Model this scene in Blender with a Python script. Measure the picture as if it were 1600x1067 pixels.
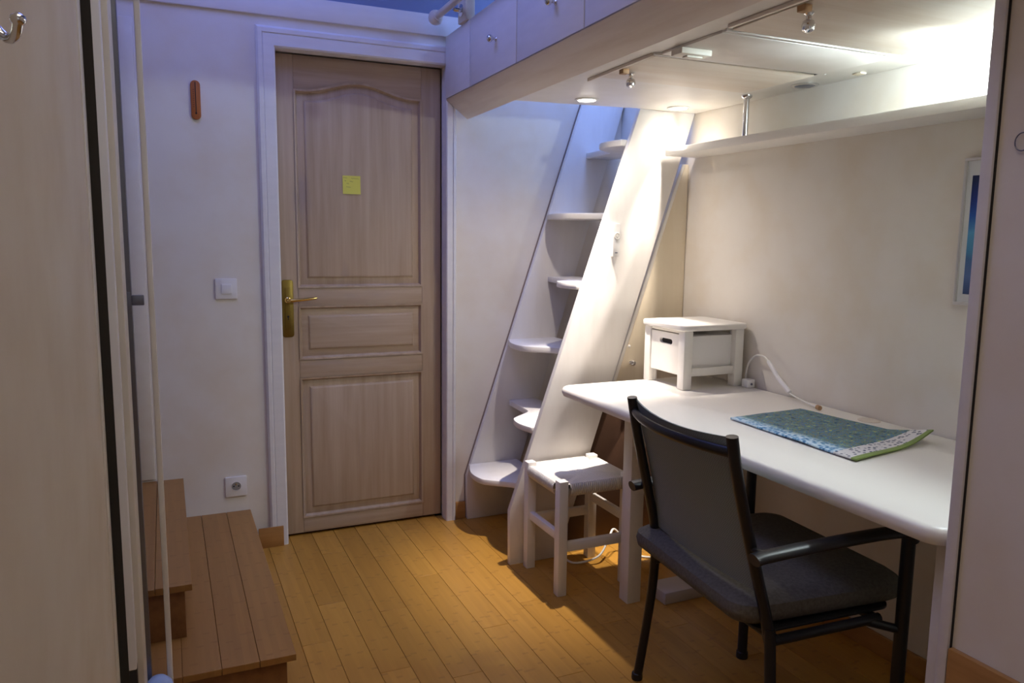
import bpy, bmesh, math, random
from mathutils import Vector, Matrix
random.seed(7)
for o in list(bpy.data.objects): bpy.data.objects.remove(o)
sc = bpy.context.scene
COL = sc.collection
PI = math.pi
# ------------------------------------------------------------------ camera
F, YAW, PITCH, ROLL, CAMH = 1210.07, 0.421305, 0.133543, 0.0116485, 1.3142
fwd = Vector((math.sin(YAW)*math.cos(PITCH), math.cos(YAW)*math.cos(PITCH), -math.sin(PITCH)))
rgt = Vector((math.cos(YAW), -math.sin(YAW), 0)); up = rgt.cross(fwd)
r2 = math.cos(ROLL)*rgt + math.sin(ROLL)*up; u2 = -math.sin(ROLL)*rgt + math.cos(ROLL)*up
cd = bpy.data.cameras.new('camera'); cam = bpy.data.objects.new('camera', cd); COL.objects.link(cam)
cd.sensor_width = 36; cd.lens = 36*F/1600; cd.clip_start = .02
cam.matrix_world = Matrix(((r2.x, u2.x, -fwd.x, 0), (r2.y, u2.y, -fwd.y, 0), (r2.z, u2.z, -fwd.z, CAMH), (0, 0, 0, 1)))
sc.camera = cam
# ------------------------------------------------------------------ world, daylight, exposure
w = bpy.data.worlds.new('sky'); sc.world = w; w.use_nodes = True
w.node_tree.nodes['Background'].inputs[0].default_value = (.25, .38, .9, 1)
w.node_tree.nodes['Background'].inputs[1].default_value = .02
def area_light(name, loc, rot, sx, sy, power, color):
    l = bpy.data.lights.new(name, 'AREA'); l.shape = 'RECTANGLE'; l.size = sx; l.size_y = sy
    l.energy = power; l.color = color
    o = bpy.data.objects.new(name, l); COL.objects.link(o); o.location = loc; o.rotation_euler = rot
    return o
SKYBLUE = (.33, .46, 1.0)
area_light('daylight_skylight', (.35, .3, 3.02), (0, 0, 0), 1.0, 1.4, 10, (.98, .88, .80))
area_light('daylight_stairwell', (1.82, 2.99, 2.76), (0, 0, 0), .36, .40, 15, (.24, .40, 1.0))
area_light('daylight_rear_window', (.3, -1.36, 1.6), (PI/2, 0, 0), 1.0, 1.2, 1.2, (1, .98, .95))
area_light('daylight_high_window', (.25, 2.45, 3.02), (0, 0, 0), .7, 1.2, 14, (.24, .31, 1.0))
vs = sc.view_settings
vs.view_transform = 'Standard'; vs.look = 'None'; vs.gamma = 1; vs.use_curve_mapping = False
vs.exposure = 0.05
# ------------------------------------------------------------------ materials
MATS = {}
def mat(name, col, rough=.5, metal=0, spec=.4):
    m = bpy.data.materials.new(name); m.use_nodes = True
    b = m.node_tree.nodes['Principled BSDF']
    b.inputs['Base Color'].default_value = (*col, 1); b.inputs['Roughness'].default_value = rough
    b.inputs['Metallic'].default_value = metal; b.inputs['Specular IOR Level'].default_value = spec
    MATS[name] = m
    return m
class NT:
    def __init__(s, m): s.t = m.node_tree; s.b = s.t.nodes['Principled BSDF']
    def n(s, typ, **kw):
        nd = s.t.nodes.new(typ)
        for k, v in kw.items():
            if k.startswith('i_'): nd.inputs[int(k[2:])].default_value = v
            else: setattr(nd, k, v)
        return nd
    def l(s, a, ao, b, bi): s.t.links.new(a.outputs[ao], b.inputs[bi])
    def coord(s, scale=(1, 1, 1), kind='Object', rnd=0):
        tc = s.n('ShaderNodeTexCoord'); mp = s.n('ShaderNodeMapping'); mp.inputs['Scale'].default_value = scale
        s.l(tc, kind, mp, 'Vector')
        if rnd:
            oi = s.n('ShaderNodeObjectInfo'); mu = s.n('ShaderNodeMath', operation='MULTIPLY', i_1=rnd)
            cx = s.n('ShaderNodeCombineXYZ'); s.l(oi, 'Random', mu, 0)
            for k in range(3): s.l(mu, 0, cx, k)
            s.l(cx, 0, mp, 'Location')
        return mp
    def ramp(s, stops):
        r = s.n('ShaderNodeValToRGB'); e = r.color_ramp.elements
        while len(e) < len(stops): e.new(.5)
        for k, (p, c) in enumerate(stops): e[k].position = p; e[k].color = (*c, 1)
        return r
    def bump(s, src, out, strength, dist=.001):
        b = s.n('ShaderNodeBump'); b.inputs['Strength'].default_value = strength; b.inputs['Distance'].default_value = dist
        s.l(src, out, b, 'Height'); s.t.links.new(b.outputs[0], s.b.inputs['Normal'])
def noise_mat(name, stops, scale=(6, 6, 6), detail=4, rough=.6, bump=0, bscale=None, rnd=0, spec=.3, kind='Object'):
    m = mat(name, stops[0][1], rough, spec=spec); t = NT(m)
    c = t.coord(scale, kind, rnd); nz = t.n('ShaderNodeTexNoise'); nz.inputs['Scale'].default_value = 1; nz.inputs['Detail'].default_value = detail
    t.l(c, 0, nz, 'Vector'); r = t.ramp(stops); t.l(nz, 0, r, 0); t.l(r, 0, t.b, 'Base Color')
    if bump:
        c2 = t.coord(bscale or scale, kind); n2 = t.n('ShaderNodeTexNoise'); n2.inputs['Scale'].default_value = 1; n2.inputs['Detail'].default_value = 3
        t.l(c2, 0, n2, 'Vector'); t.bump(n2, 0, bump)
    return m
WALLP = noise_mat('wallpaper_cream', [(.3, (.75, .68, .58)), (.55, (.79, .745, .68)), (.75, (.81, .77, .71))], (5, 5, 5), 6, .75, .15, (180, 180, 180))
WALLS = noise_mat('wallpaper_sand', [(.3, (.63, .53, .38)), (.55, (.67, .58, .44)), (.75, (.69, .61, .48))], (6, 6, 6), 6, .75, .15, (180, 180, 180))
WHITE = noise_mat('painted_white', [(.3, (.78, .75, .70)), (.7, (.83, .80, .76))], (12, 12, 12), 3, .42, .12, (60, 60, 60))
CREAM = noise_mat('painted_cream', [(.3, (.74, .69, .60)), (.7, (.79, .75, .67))], (12, 12, 12), 3, .45)
CASING = noise_mat('casing_white', [(.3, (.76, .74, .74)), (.7, (.80, .78, .78))], (10, 10, 40), 3, .45)
PANEL = noise_mat('pale_panel', [(.3, (.74, .64, .48)), (.7, (.79, .70, .55))], (30, 6, 2), 4, .5)
DESKM = mat('desk_laminate', (.80, .76, .69), .38)
SLATE = mat('slate_blue', (.22, .26, .40), .7)  # dark blue tone of the upper wall and ceiling
SHELFM = mat('shelf_white', (.82, .80, .76), .4)
CHROME = mat('chrome', (.75, .75, .76), .12, 1)
STEEL = mat('steel_grey', (.20, .21, .26), .35, .7)
BRASS = mat('aged_brass', (.24, .165, .04), .42, 1)
BRASSL = mat('bright_brass', (.70, .50, .18), .22, 1)
DARK = mat('dark_gap', (.02, .018, .018), .8)
GAP_SHADE = mat('gap_shade', (.035, .03, .025), .9)  # near-black tone painted for the shade in the left door gap
BLACK = mat('black_metal', (.012, .012, .015), .32)
BLACKP = mat('black_plastic', (.02, .02, .022), .4)
PLASTIC = mat('white_plastic', (.82, .80, .79), .35)
CABLE = mat('cable_white', (.80, .78, .72), .45)
TANWOOD = noise_mat('tan_wood', [(.3, (.36, .20, .09)), (.7, (.46, .28, .14))], (20, 20, 20), 3, .5)
PALEBLUE = mat('pale_blue_rubber', (.36, .50, .85), .4)
NOTE = mat('note_yellow', (.72, .68, .13), .8)
INK = mat('ink', (.16, .16, .10), .8)
GREYBOARD = mat('grey_board', (.50, .44, .38), .6)
THWOOD = noise_mat('thermometer_wood', [(.3, (.35, .10, .025)), (.7, (.44, .15, .04))], (60, 60, 8), 3, .45)
GLASS = mat('window_glass', (1, 1, 1), 0)
GLASS.node_tree.nodes['Principled BSDF'].inputs['Transmission Weight'].default_value = 1
def wood_mat(name, stops, scale, rough=.5, knots=None, bump=.1, rnd=0):
    m = mat(name, stops[0][1], rough); t = NT(m)
    c = t.coord(scale, rnd=rnd); nz = t.n('ShaderNodeTexNoise'); nz.inputs['Scale'].default_value = 1; nz.inputs['Detail'].default_value = 6; nz.inputs['Roughness'].default_value = .62
    t.l(c, 0, nz, 'Vector'); r = t.ramp(stops); t.l(nz, 0, r, 0)
    last = r
    if knots:
        c2 = t.coord(knots[0], rnd=rnd); n2 = t.n('ShaderNodeTexNoise'); n2.inputs['Scale'].default_value = 1; n2.inputs['Detail'].default_value = 2
        t.l(c2, 0, n2, 'Vector'); r2_ = t.ramp([(.62, (0, 0, 0)), (.75, (1, 1, 1))]); t.l(n2, 0, r2_, 0)
        mx = t.n('ShaderNodeMixRGB'); t.l(r2_, 0, mx, 0); t.l(r, 0, mx, 1); mx.inputs[2].default_value = (*knots[1], 1)
        mm = t.n('ShaderNodeMath', operation='MULTIPLY', i_1=knots[2]); t.l(r2_, 0, mm, 0); t.l(mm, 0, mx, 0); last = mx
    t.l(last, 0, t.b, 'Base Color')
    if bump: t.bump(nz, 0, bump, .0008)
    return m
DOORV = wood_mat('limed_wood_upright', [(.3, (.40, .29, .195)), (.5, (.46, .345, .245)), (.7, (.52, .40, .295))], (26, 26, 1.3), .55, ((9, 9, 2.5), (.34, .27, .25), .6))
DOORH = wood_mat('limed_wood_cross', [(.3, (.40, .29, .195)), (.5, (.46, .345, .245)), (.7, (.52, .40, .295))], (1.3, 26, 26), .55, ((2.5, 9, 9), (.36, .29, .26), .5))
BEAMW = wood_mat('whitewashed_pine', [(.28, (.72, .62, .53)), (.5, (.83, .75, .67)), (.75, (.86, .80, .73))], (16, 1.2, 16), .5, ((5, 2, 5), (.52, .42, .36), .6))
HATCHW = wood_mat('whitewashed_hatch', [(.28, (.68, .58, .47)), (.5, (.75, .67, .57)), (.75, (.79, .73, .65))], (1.6, 20, 16), .45, ((2, 8, 5), (.58, .50, .42), .5))
STRW = wood_mat('white_stair_paint', [(.25, (.74, .70, .66)), (.5, (.80, .77, .74)), (.75, (.83, .81, .78))], (10, 10, 2), .4, None, .25)
# bamboo: narrow strips with knuckle marks
def bamboo(name, c0, c1, dark, rough=.33):
    m = mat(name, c0, rough, spec=.45); t = NT(m)
    tc = t.n('ShaderNodeTexCoord'); oi = t.n('ShaderNodeObjectInfo'); sx = t.n('ShaderNodeSeparateXYZ'); t.l(tc, 'Object', sx, 0)
    M = lambda op, a=None, b=None: t.n('ShaderNodeMath', operation=op)
    def math2(op, a, b):
        nd = t.n('ShaderNodeMath', operation=op)
        for k, v in enumerate((a, b)):
            if isinstance(v, (int, float)): nd.inputs[k].default_value = v
            else: t.t.links.new(v, nd.inputs[k])
        return nd.outputs[0]
    rnd = oi.outputs['Random']
    strip = math2('FLOOR', math2('DIVIDE', sx.outputs[0], .0193), 0)
    seed = math2('ADD', math2('MULTIPLY', strip, 7.31), math2('MULTIPLY', rnd, 91.7))
    wn = t.n('ShaderNodeTexWhiteNoise', noise_dimensions='1D'); t.t.links.new(seed, wn.inputs['W'])
    yy = math2('ADD', math2('DIVIDE', sx.outputs[1], .21), math2('MULTIPLY', wn.outputs[0], 5.0))
    fr = math2('FRACT', yy, 0)
    d = math2('ABSOLUTE', math2('SUBTRACT', fr, .5), 0)
    kn = math2('SUBTRACT', 1.0, math2('MINIMUM', math2('DIVIDE', d, .035), 1.0))
    c = t.coord((60, 4, 30), rnd=40); nz = t.n('ShaderNodeTexNoise'); nz.inputs['Scale'].default_value = 1; nz.inputs['Detail'].default_value = 4
    t.l(c, 0, nz, 'Vector')
    v = math2('ADD', math2('MULTIPLY', nz.outputs[0], .6), math2('MULTIPLY', rnd, .4))
    v = math2('ADD', v, math2('MULTIPLY', math2('SUBTRACT', wn.outputs[0], .5), .18))
    r = t.ramp([(.2, c0), (.8, c1)]); t.t.links.new(v, r.inputs[0])
    c3 = t.coord((90, 25, 30), rnd=20); n3 = t.n('ShaderNodeTexNoise'); n3.inputs['Scale'].default_value = 1; t.l(c3, 0, n3, 'Vector')
    kk = math2('MULTIPLY', kn, math2('MULTIPLY', n3.outputs[0], .75))
    mx = t.n('ShaderNodeMixRGB'); t.t.links.new(kk, mx.inputs[0]); t.l(r, 0, mx, 1); mx.inputs[2].default_value = (*dark, 1)
    t.l(mx, 0, t.b, 'Base Color')
    return m
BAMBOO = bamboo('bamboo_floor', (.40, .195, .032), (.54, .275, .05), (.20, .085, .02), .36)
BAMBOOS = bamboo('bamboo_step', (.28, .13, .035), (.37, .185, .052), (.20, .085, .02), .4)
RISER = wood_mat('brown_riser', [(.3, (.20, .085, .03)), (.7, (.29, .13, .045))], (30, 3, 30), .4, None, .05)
SKIRT = wood_mat('bamboo_skirting', [(.3, (.36, .17, .05)), (.7, (.48, .25, .08))], (3, 3, 30), .4, None, .05)
# rush seat weave (cord direction in UV.y)
def rush():
    m = mat('rush_cord', (.74, .71, .66), .6); t = NT(m)
    tc = t.n('ShaderNodeTexCoord'); wv = t.n('ShaderNodeTexWave', wave_type='BANDS', bands_direction='Y'); wv.inputs['Scale'].default_value = 38; wv.inputs['Distortion'].default_value = .6
    t.l(tc, 'UV', wv, 'Vector'); r = t.ramp([(.0, (.62, .58, .53)), (.6, (.78, .75, .70))]); t.l(wv, 0, r, 0); t.l(r, 0, t.b, 'Base Color')
    t.bump(wv, 0, .8, .003)
    return m
RUSH = rush()
def meshfab():
    m = mat('chair_mesh', (.075, .08, .085), .7); t = NT(m)
    c = t.coord((1, 1, 1)); ck = t.n('ShaderNodeTexChecker'); ck.inputs['Scale'].default_value = 320
    ck.inputs[1].default_value = (.17, .21, .22, 1); ck.inputs[2].default_value = (.24, .28, .29, 1)
    t.l(c, 0, ck, 0); t.l(ck, 0, t.b, 'Base Color')
    return m
MESHF = meshfab()
CUSH = noise_mat('cushion_cloth', [(.3, (.10, .092, .078)), (.7, (.145, .133, .115))], (120, 120, 120), 3, .9, .3, (400, 400, 400))
def cloth_mat():
    m = mat('patterned_cloth', (.2, .3, .4), .85); t = NT(m)
    tc = t.n('ShaderNodeTexCoord'); mp = t.n('ShaderNodeMapping'); t.l(tc, 'UV', mp, 0); mp.inputs['Scale'].default_value = (9, 13, 1)
    nz = t.n('ShaderNodeTexNoise'); nz.inputs['Scale'].default_value = 1.6; nz.inputs['Detail'].default_value = 5; nz.inputs['Roughness'].default_value = .7
    t.l(mp, 0, nz, 0)
    r = t.ramp([(.36, (.01, .03, .08)), (.42, (.03, .13, .24)), (.47, (.20, .23, .04)), (.52, (.07, .12, .30)), (.57, (.05, .20, .22)), (.63, (.36, .38, .12))]); t.l(nz, 0, r, 0)
    sx = t.n('ShaderNodeSeparateXYZ'); t.l(tc, 'UV', sx, 0)
    # blue-white border along the front and the near edge
    rb = t.ramp([(.0, (1, 1, 1)), (.12, (.7, .7, .7)), (.2, (0, 0, 0))]); t.l(sx, 0, rb, 0)
    vb = t.n('ShaderNodeTexVoronoi'); vb.inputs['Scale'].default_value = 3.2; t.l(mp, 0, vb, 0)
    rv = t.ramp([(.2, (.04, .14, .34)), (.45, (.22, .42, .62)), (.6, (.55, .68, .78))]); t.l(vb, 0, rv, 0)
    m1 = t.n('ShaderNodeMixRGB'); t.l(rb, 0, m1, 0); t.l(r, 0, m1, 1); t.l(rv, 0, m1, 2)
    # white dotted band, then a green hem
    rw = t.ramp([(.0, (0, 0, 0)), (.035, (1, 1, 1)), (.15, (0, 0, 0))]); rw.color_ramp.interpolation = 'CONSTANT'; t.l(sx, 1, rw, 0)
    mp2 = t.n('ShaderNodeMapping'); t.l(tc, 'UV', mp2, 0); mp2.inputs['Scale'].default_value = (26, 40, 1)
    vd = t.n('ShaderNodeTexVoronoi'); vd.inputs['Scale'].default_value = 1; t.l(mp2, 0, vd, 0)
    rd = t.ramp([(.0, (.06, .07, .12)), (.30, (.10, .11, .16)), (.42, (.62, .60, .60))]); t.l(vd, 0, rd, 0)
    m2 = t.n('ShaderNodeMixRGB'); t.l(rw, 0, m2, 0); t.l(m1, 0, m2, 1); t.l(rd, 0, m2, 2)
    rg = t.ramp([(.0, (1, 1, 1)), (.035, (0, 0, 0))]); rg.color_ramp.interpolation = 'CONSTANT'; t.l(sx, 1, rg, 0)
    m3 = t.n('ShaderNodeMixRGB'); t.l(rg, 0, m3, 0); t.l(m2, 0, m3, 1); m3.inputs[2].default_value = (.20, .27, .08, 1)
    t.l(m3, 0, t.b, 'Base Color'); t.bump(nz, 0, .3, .002)
    return m
CLOTH = cloth_mat()
def print_mat():
    m = mat('blue_print', (.05, .1, .4), .4); t = NT(m)
    tc = t.n('ShaderNodeTexCoord'); sx = t.n('ShaderNodeSeparateXYZ'); t.l(tc, 'UV', sx, 0)
    r = t.ramp([(.0, (.03, .06, .16)), (.16, (.10, .16, .34)), (.30, (.06, .14, .30)), (.36, (.07, .24, .42)), (.52, (.10, .34, .58)), (.66, (.02, .10, .42)), (.8, (.012, .03, .20)), (.95, (.01, .02, .08))])
    nz = t.n('ShaderNodeTexNoise'); nz.inputs['Scale'].default_value = 5; t.l(tc, 'UV', nz, 0)
    a = t.n('ShaderNodeMath', operation='MULTIPLY_ADD', i_1=.12); t.l(nz, 0, a, 0); t.l(sx, 1, a, 2)
    s_ = t.n('ShaderNodeMath', operation='SUBTRACT', i_1=.06); t.l(a, 0, s_, 0); t.l(s_, 0, r, 0); t.l(r, 0, t.b, 'Base Color')
    return m
PRINT = print_mat()
def emis(name, col, s):
    m = bpy.data.materials.new(name); m.use_nodes = True; b = m.node_tree.nodes['Principled BSDF']
    b.inputs['Base Color'].default_value = (*col, 1); b.inputs['Emission Color'].default_value = (*col, 1); b.inputs['Emission Strength'].default_value = s
    return m
SPOTE = emis('spot_lens_lit', (1, .95, .85), 14)
BULBE = emis('bulb_lit', (.9, .95, 1), 30)
# ------------------------------------------------------------------ mesh helpers
class B:
    def __init__(s): s.v = []; s.f = []; s.uv = None
    def box(s, x0, x1, y0, y1, z0, z1):
        n = len(s.v); s.v += [(x, y, z) for z in (z0, z1) for x, y in ((x0, y0), (x1, y0), (x1, y1), (x0, y1))]
        s.f += [tuple(n+k for k in q) for q in ((3, 2, 1, 0), (4, 5, 6, 7), (0, 1, 5, 4), (1, 2, 6, 5), (2, 3, 7, 6), (3, 0, 4, 7))]
        return s
    def hexa(s, p):      # 8 points, bottom 4 then top 4
        n = len(s.v); s.v += [tuple(q) for q in p]
        s.f += [tuple(n+k for k in q) for q in ((3, 2, 1, 0), (4, 5, 6, 7), (0, 1, 5, 4), (1, 2, 6, 5), (2, 3, 7, 6), (3, 0, 4, 7))]
        return s
    def loft(s, rings, cap=True, closed=True):
        n = len(s.v); k = len(rings[0])
        for r in rings: s.v += [tuple(q) for q in r]
        for i in range(len(rings)-1):
            for j in range(k if closed else k-1):
                a, b = n+i*k+j, n+i*k+(j+1) % k
                s.f.append((a, b, b+k, a+k))
        if cap:
            s.f.append(tuple(n+j for j in reversed(range(k)))); s.f.append(tuple(n+(len(rings)-1)*k+j for j in range(k)))
        return s
    def prism(s, poly, axis, a0, a1):   # poly in the two other axes
        mk = {'x': lambda p, a: (a, p[0], p[1]), 'y': lambda p, a: (p[0], a, p[1]), 'z': lambda p, a: (p[0], p[1], a)}[axis]
        return s.loft([[mk(p, a0) for p in poly], [mk(p, a1) for p in poly]])
    def tube(s, pts, r, n=10, ry=None, cap=True, refup=(0, 0, 1)):
        pts = [Vector(p) for p in pts]; rings = []
        for i, p in enumerate(pts):
            d = (pts[min(i+1, len(pts)-1)] - pts[max(i-1, 0)]).normalized()
            ref = Vector(refup)
            if abs(d.dot(ref)) > .95: ref = Vector((1, 0, 0)) if abs(d.x) < .9 else Vector((0, 1, 0))
            a = d.cross(ref).normalized(); b = a.cross(d)
            rr = r[i] if isinstance(r, (list, tuple)) else r; rb = ry if ry else rr
            rings.append([p + a*rr*math.cos(2*PI*k/n) + b*rb*math.sin(2*PI*k/n) for k in range(n)])
        return s.loft(rings, cap)
    def lathe(s, base, axis, prof, n=20):   # prof: (r, h) along axis
        ax = Vector(axis).normalized(); ref = Vector((0, 0, 1)) if abs(ax.z) < .9 else Vector((1, 0, 0))
        a = ax.cross(ref).normalized(); b = ax.cross(a); base = Vector(base)
        return s.loft([[base + ax*h + (a*math.cos(2*PI*k/n) + b*math.sin(2*PI*k/n))*max(r, 1e-4) for k in range(n)] for r, h in prof])
    def build(s, name, m, parent=None, bevel=0, seg=2, smooth=False, uvf=None, angle=35):
        me = bpy.data.meshes.new(name); me.from_pydata(s.v, [], s.f); me.update()
        bm = bmesh.new(); bm.from_mesh(me)
        bmesh.ops.recalc_face_normals(bm, faces=bm.faces)
        if bevel:
            ed = [e for e in bm.edges if len(e.link_faces) == 2 and e.calc_face_angle(0) > math.radians(angle)]
            bmesh.ops.bevel(bm, geom=ed, offset=bevel, segments=seg, affect='EDGES', profile=.5, clamp_overlap=True)
        if smooth or bevel:
            for f_ in bm.faces: f_.smooth = True
            for e in bm.edges:
                if len(e.link_faces) == 2 and e.calc_face_angle(0) > math.radians(40): e.smooth = False
        if uvf:
            lay = bm.loops.layers.uv.new('UVMap')
            for f_ in bm.faces:
                for lp in f_.loops: lp[lay].uv = uvf(lp.vert.co)
        bm.to_mesh(me); bm.free(); me.materials.append(m)
        o = bpy.data.objects.new(name, me); COL.objects.link(o)
        if parent: put(o, parent)
        return o
def put(o, parent):
    o.parent = parent
    o.matrix_parent_inverse = PINV.get(parent.name, Matrix.Identity(4))
PINV = {}
def tag(o, label, cat=None, group=None, kind=None):
    o['label'] = label
    if cat: o['category'] = cat
    if group: o['group'] = group
    if kind: o['kind'] = kind
    return o
def thing(name, loc, label, cat, group=None):
    o = bpy.data.objects.new(name, None); COL.objects.link(o); o.location = loc; o.empty_display_size = .05
    PINV[o.name] = Matrix.Translation(Vector(loc)).inverted()
    return tag(o, label, cat, group)
def struct(o, label, cat):
    return tag(o, label, cat, None, 'structure')
def srect(x0, x1, y0, y1, r, n=6):   # rounded rectangle outline
    out = []
    for cx, cy, a in ((x1-r, y1-r, 0), (x0+r, y1-r, 90), (x0+r, y0+r, 180), (x1-r, y0+r, 270)):
        for k in range(n+1):
            t = math.radians(a+90*k/n); out.append((cx+r*math.cos(t), cy+r*math.sin(t)))
    return out
WY, RX = 3.30, 2.045           # door wall face, desk wall face
# ================================================================== THE SETTING
# ---- floor with separate bamboo boards
fl = struct(B().box(-1.1, 2.2, -1.5, 3.6, -.10, -.012).build('floor', DARK), 'honey bamboo strip floor of the room', 'floor')
PW, PL, GAP = .0965, .96, .0009
plank_me = {}
def plank(x0, y0, y1, parent, m, z0=-.012, z1=0, wd=None):
    wd = wd or PW
    L = round(y1-y0, 3)
    key = (L, m.name, round(wd, 4), z0, z1)
    if key not in plank_me:
        o = B().box(GAP/2, wd-GAP/2, GAP/2, L-GAP/2, z0, z1).build('plank', m, None, .0009, 1); plank_me[key] = o.data
    else:
        o = bpy.data.objects.new('plank', plank_me[key]); COL.objects.link(o)
    o.location = (x0, y0, 0); put(o, parent)
    return o
x = -.132
i = 0
while x < RX:
    off = [.0, .47, .22, .71, .35, .83, .13, .58][i % 8]
    y = -1.3
    first = True
    wd = min(PW, RX+.0-x)
    while y < WY+.09:
        y1 = y + (off if first and off > .05 else PL); first = False
        y1 = min(y1, WY+.09)
        if y1-y > .04 and not (x+wd > 1.385 and y1 < .30):
            plank(x, y, y1, fl, BAMBOO, wd=wd)
        y = y1
    x += PW; i += 1
# ---- door wall
b = B(); b.box(-1.1, .425, WY, WY+.14, 0, 2.165); b.box(1.157, 2.2, WY, WY+.14, 0, 2.165); b.box(.425, 1.157, WY, WY+.14, 2.05, 2.165)
struct(b.build('wall_back', WALLP), 'cream papered wall around the wooden door', 'wall')
struct(B().box(-1.1, 1.62, WY-.012, WY+.14, 2.165, 2.25).build('trim_1', CASING, None, .003), 'white ledge running along the wall above the door', 'ledge')
struct(B().box(-1.1, 2.2, WY+.05, WY+.2, 2.25, 3.0).build('wall_back_upper', SLATE), 'slate blue wall above the ledge', 'wall')
struct(B().box(1.62, 2.2, WY, WY+.05, 2.165, 3.0).build('wall_stairwell', WALLP), 'papered wall above the stair opening', 'wall')
# ---- right (desk) wall
struct(B().box(RX, RX+.14, .2, 3.5, -.1, 3.0).build('wall_right', WALLP), 'cream papered wall behind the desk', 'wall')
struct(B().box(RX-.012, RX, .31, 2.70, 0, .068).build('baseboard_right', SKIRT, None, .002), 'low wooden baseboard under the desk', 'baseboard')
# ---- near right return wall with its trim
struct(B().box(1.372, 1.47, -1.4, .9425, -.012, 3.0).build('wall_right_near', WALLP), 'cream papered return wall at the right edge of the view', 'wall')
struct(B().box(1.4705, RX+.1, .2, .3, -.012, 3.0).build('wall_nook_end', WALLP), 'papered end wall of the desk nook behind the return wall', 'wall')
struct(B().box(1.368, 1.40, .9425, .945, -.0, 3.0).build('trim_2', DARK), 'dark joint line beside the return wall', 'joint')
struct(B().box(1.362, 1.41, .945, .967, 0, 3.0).build('trim_3', CASING, None, .0015), 'slim white upright trim closing the return wall', 'trim')
struct(B().box(1.358, 1.372, -1.4, .941, 0, .533).build('baseboard_near', SKIRT, None, .002), 'tall bamboo wainscot at the foot of the return wall', 'wainscot')
# ---- left wall, door edge, posts
struct(B().box(-.30, -.13, -1.4, 1.712, -.012, 3.0).build('wall_left', WALLS), 'sand papered wall at the left edge of the view', 'wall')
struct(B().box(-.26, -.127, 1.712, 1.776, 0, 3.0).build('trim_4', CREAM, None, .002), 'cream corner strip on the left wall', 'trim')
struct(B().box(-.25, -.1095, 1.778, 1.90, 0, 3.0).build('trim_5', GAP_SHADE), 'dark strip standing in for the shaded gap in the side doorway', 'shade strip')  # solid strip coloured as the shadow inside the gap
struct(B().box(-.24, -1.0, 2.0, 2.04, 0, 3.0).build('wall_side_hall', WALLP), 'papered wall beside the raised steps', 'wall')
struct(B().box(-1.1, -1.0, 2.0, 3.4, 0, 3.0).build('wall_side_end', WALLP), 'papered end wall of the raised side passage', 'wall')
sd = thing('sliding_door', (-.11, 1.79, 0), 'white door edge with dark foot standing in the left doorway', 'door')
B().box(-.24, -.0940, 1.780, 1.82, .365, 2.9).build('leaf_edge', mat('door_edge_white', (.84, .84, .88), .4), sd, .003)
B().box(-.24, -.0940, 1.785, 1.815, 0, .365).build('foot', BLACKP, sd, .002)
jb = thing('door_jamb', (-.085, 2.0, 0), 'cream jamb with grey steel channel left of the steps', 'jamb')
B().box(-.24, -.0822, 1.825, 1.975, 0, 3.0).build('jamb_board', CREAM, jb, .002)
B().box(-.24, -.0730, 1.98, 2.03, 0, 3.0).build('channel', STEEL, jb, .002)
k_ = B().box(-.0735, -.047, 1.985, 1.995, 1.148, 1.172).build('latch_bar', STEEL, jb, .002)
tag(k_, 'small grey latch bar')
B().box(-.0865, -.074, 1.975, 1.981, 1.135, 1.180).build('latch_plate', STEEL, jb, .001)
ps = thing('slim_post', (-.031, 2.02, 0), 'slender cream upright post in front of the wooden steps', 'post')
B().box(-.0385, -.0255, 2.005, 2.045, 0, 2.9).build('post', WHITE, ps, .003)
B().box(-.043, -.021, 2.0, 2.05, 2.9, 3.0).build('top_block', CREAM, ps, .002)
struct(B().box(-.125, -.070, WY-.012, WY-.001, .345, 2.10).build('trim_6', CREAM, None, .004), 'pale casing at the far side of the raised steps', 'casing')
# ---- rear wall behind the camera, ceiling with roof windows
b = B(); b.box(-.3, 1.4, -1.5, -1.4, -.1, .9); b.box(-.3, 1.4, -1.5, -1.4, 2.3, 3.0); b.box(-.3, -.25, -1.5, -1.4, .9, 2.3); b.box(.85, 1.4, -1.5, -1.4, .9, 2.3)
struct(b.build('wall_rear', WALLP), 'papered wall behind the viewpoint', 'wall')
b = B(); cx = [-1.1, -.15, .85, 1.38, 1.98, 2.2]
b.box(-1.1, 2.2, -1.5, -.4, 2.96, 3.06); b.box(-1.1, -.15, -.4, 1.0, 2.96, 3.06); b.box(.85, 2.2, -.4, 1.0, 2.96, 3.06)
b.box(-1.1, 2.2, 1.0, 1.85, 2.96, 3.06); b.box(-1.1, -.10, 1.85, 3.05, 2.96, 3.06); b.box(.60, 2.2, 1.85, 3.05, 2.96, 3.06); b.box(-1.1, 2.2, 3.05, 3.5, 2.96, 3.06); b.box(1.3, 2.2, .2, 2.79, 2.72, 2.80); b.box(1.3, 1.64, 2.79, 3.19, 2.72, 2.80); b.box(2.0, 2.2, 2.79, 3.19, 2.72, 2.80); b.box(1.3, 2.2, 3.19, 3.5, 2.72, 2.80)
struct(b.build('ceiling', SLATE), 'slate blue ceiling above the loft', 'ceiling')
def winframe(name, x0, x1, y0, y1, z, label):
    b = B(); t_ = .04
    b.box(x0, x1, y0, y0+t_, z, z+.05); b.box(x0, x1, y1-t_, y1, z, z+.05); b.box(x0, x0+t_, y0+t_, y1-t_, z, z+.05); b.box(x1-t_, x1, y0+t_, y1-t_, z, z+.05)
    return struct(b.build(name, WHITE, None, .003), label, 'window')
struct(B().box(-.30, -.13, 2.04, 3.31, 2.15, 3.0).build('wall_left_upper', WALLP), 'papered wall above the side doorway', 'wall')
winframe('window_4', -.10, .60, 1.85, 3.05, 2.93, 'roof window above the wooden steps')
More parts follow.
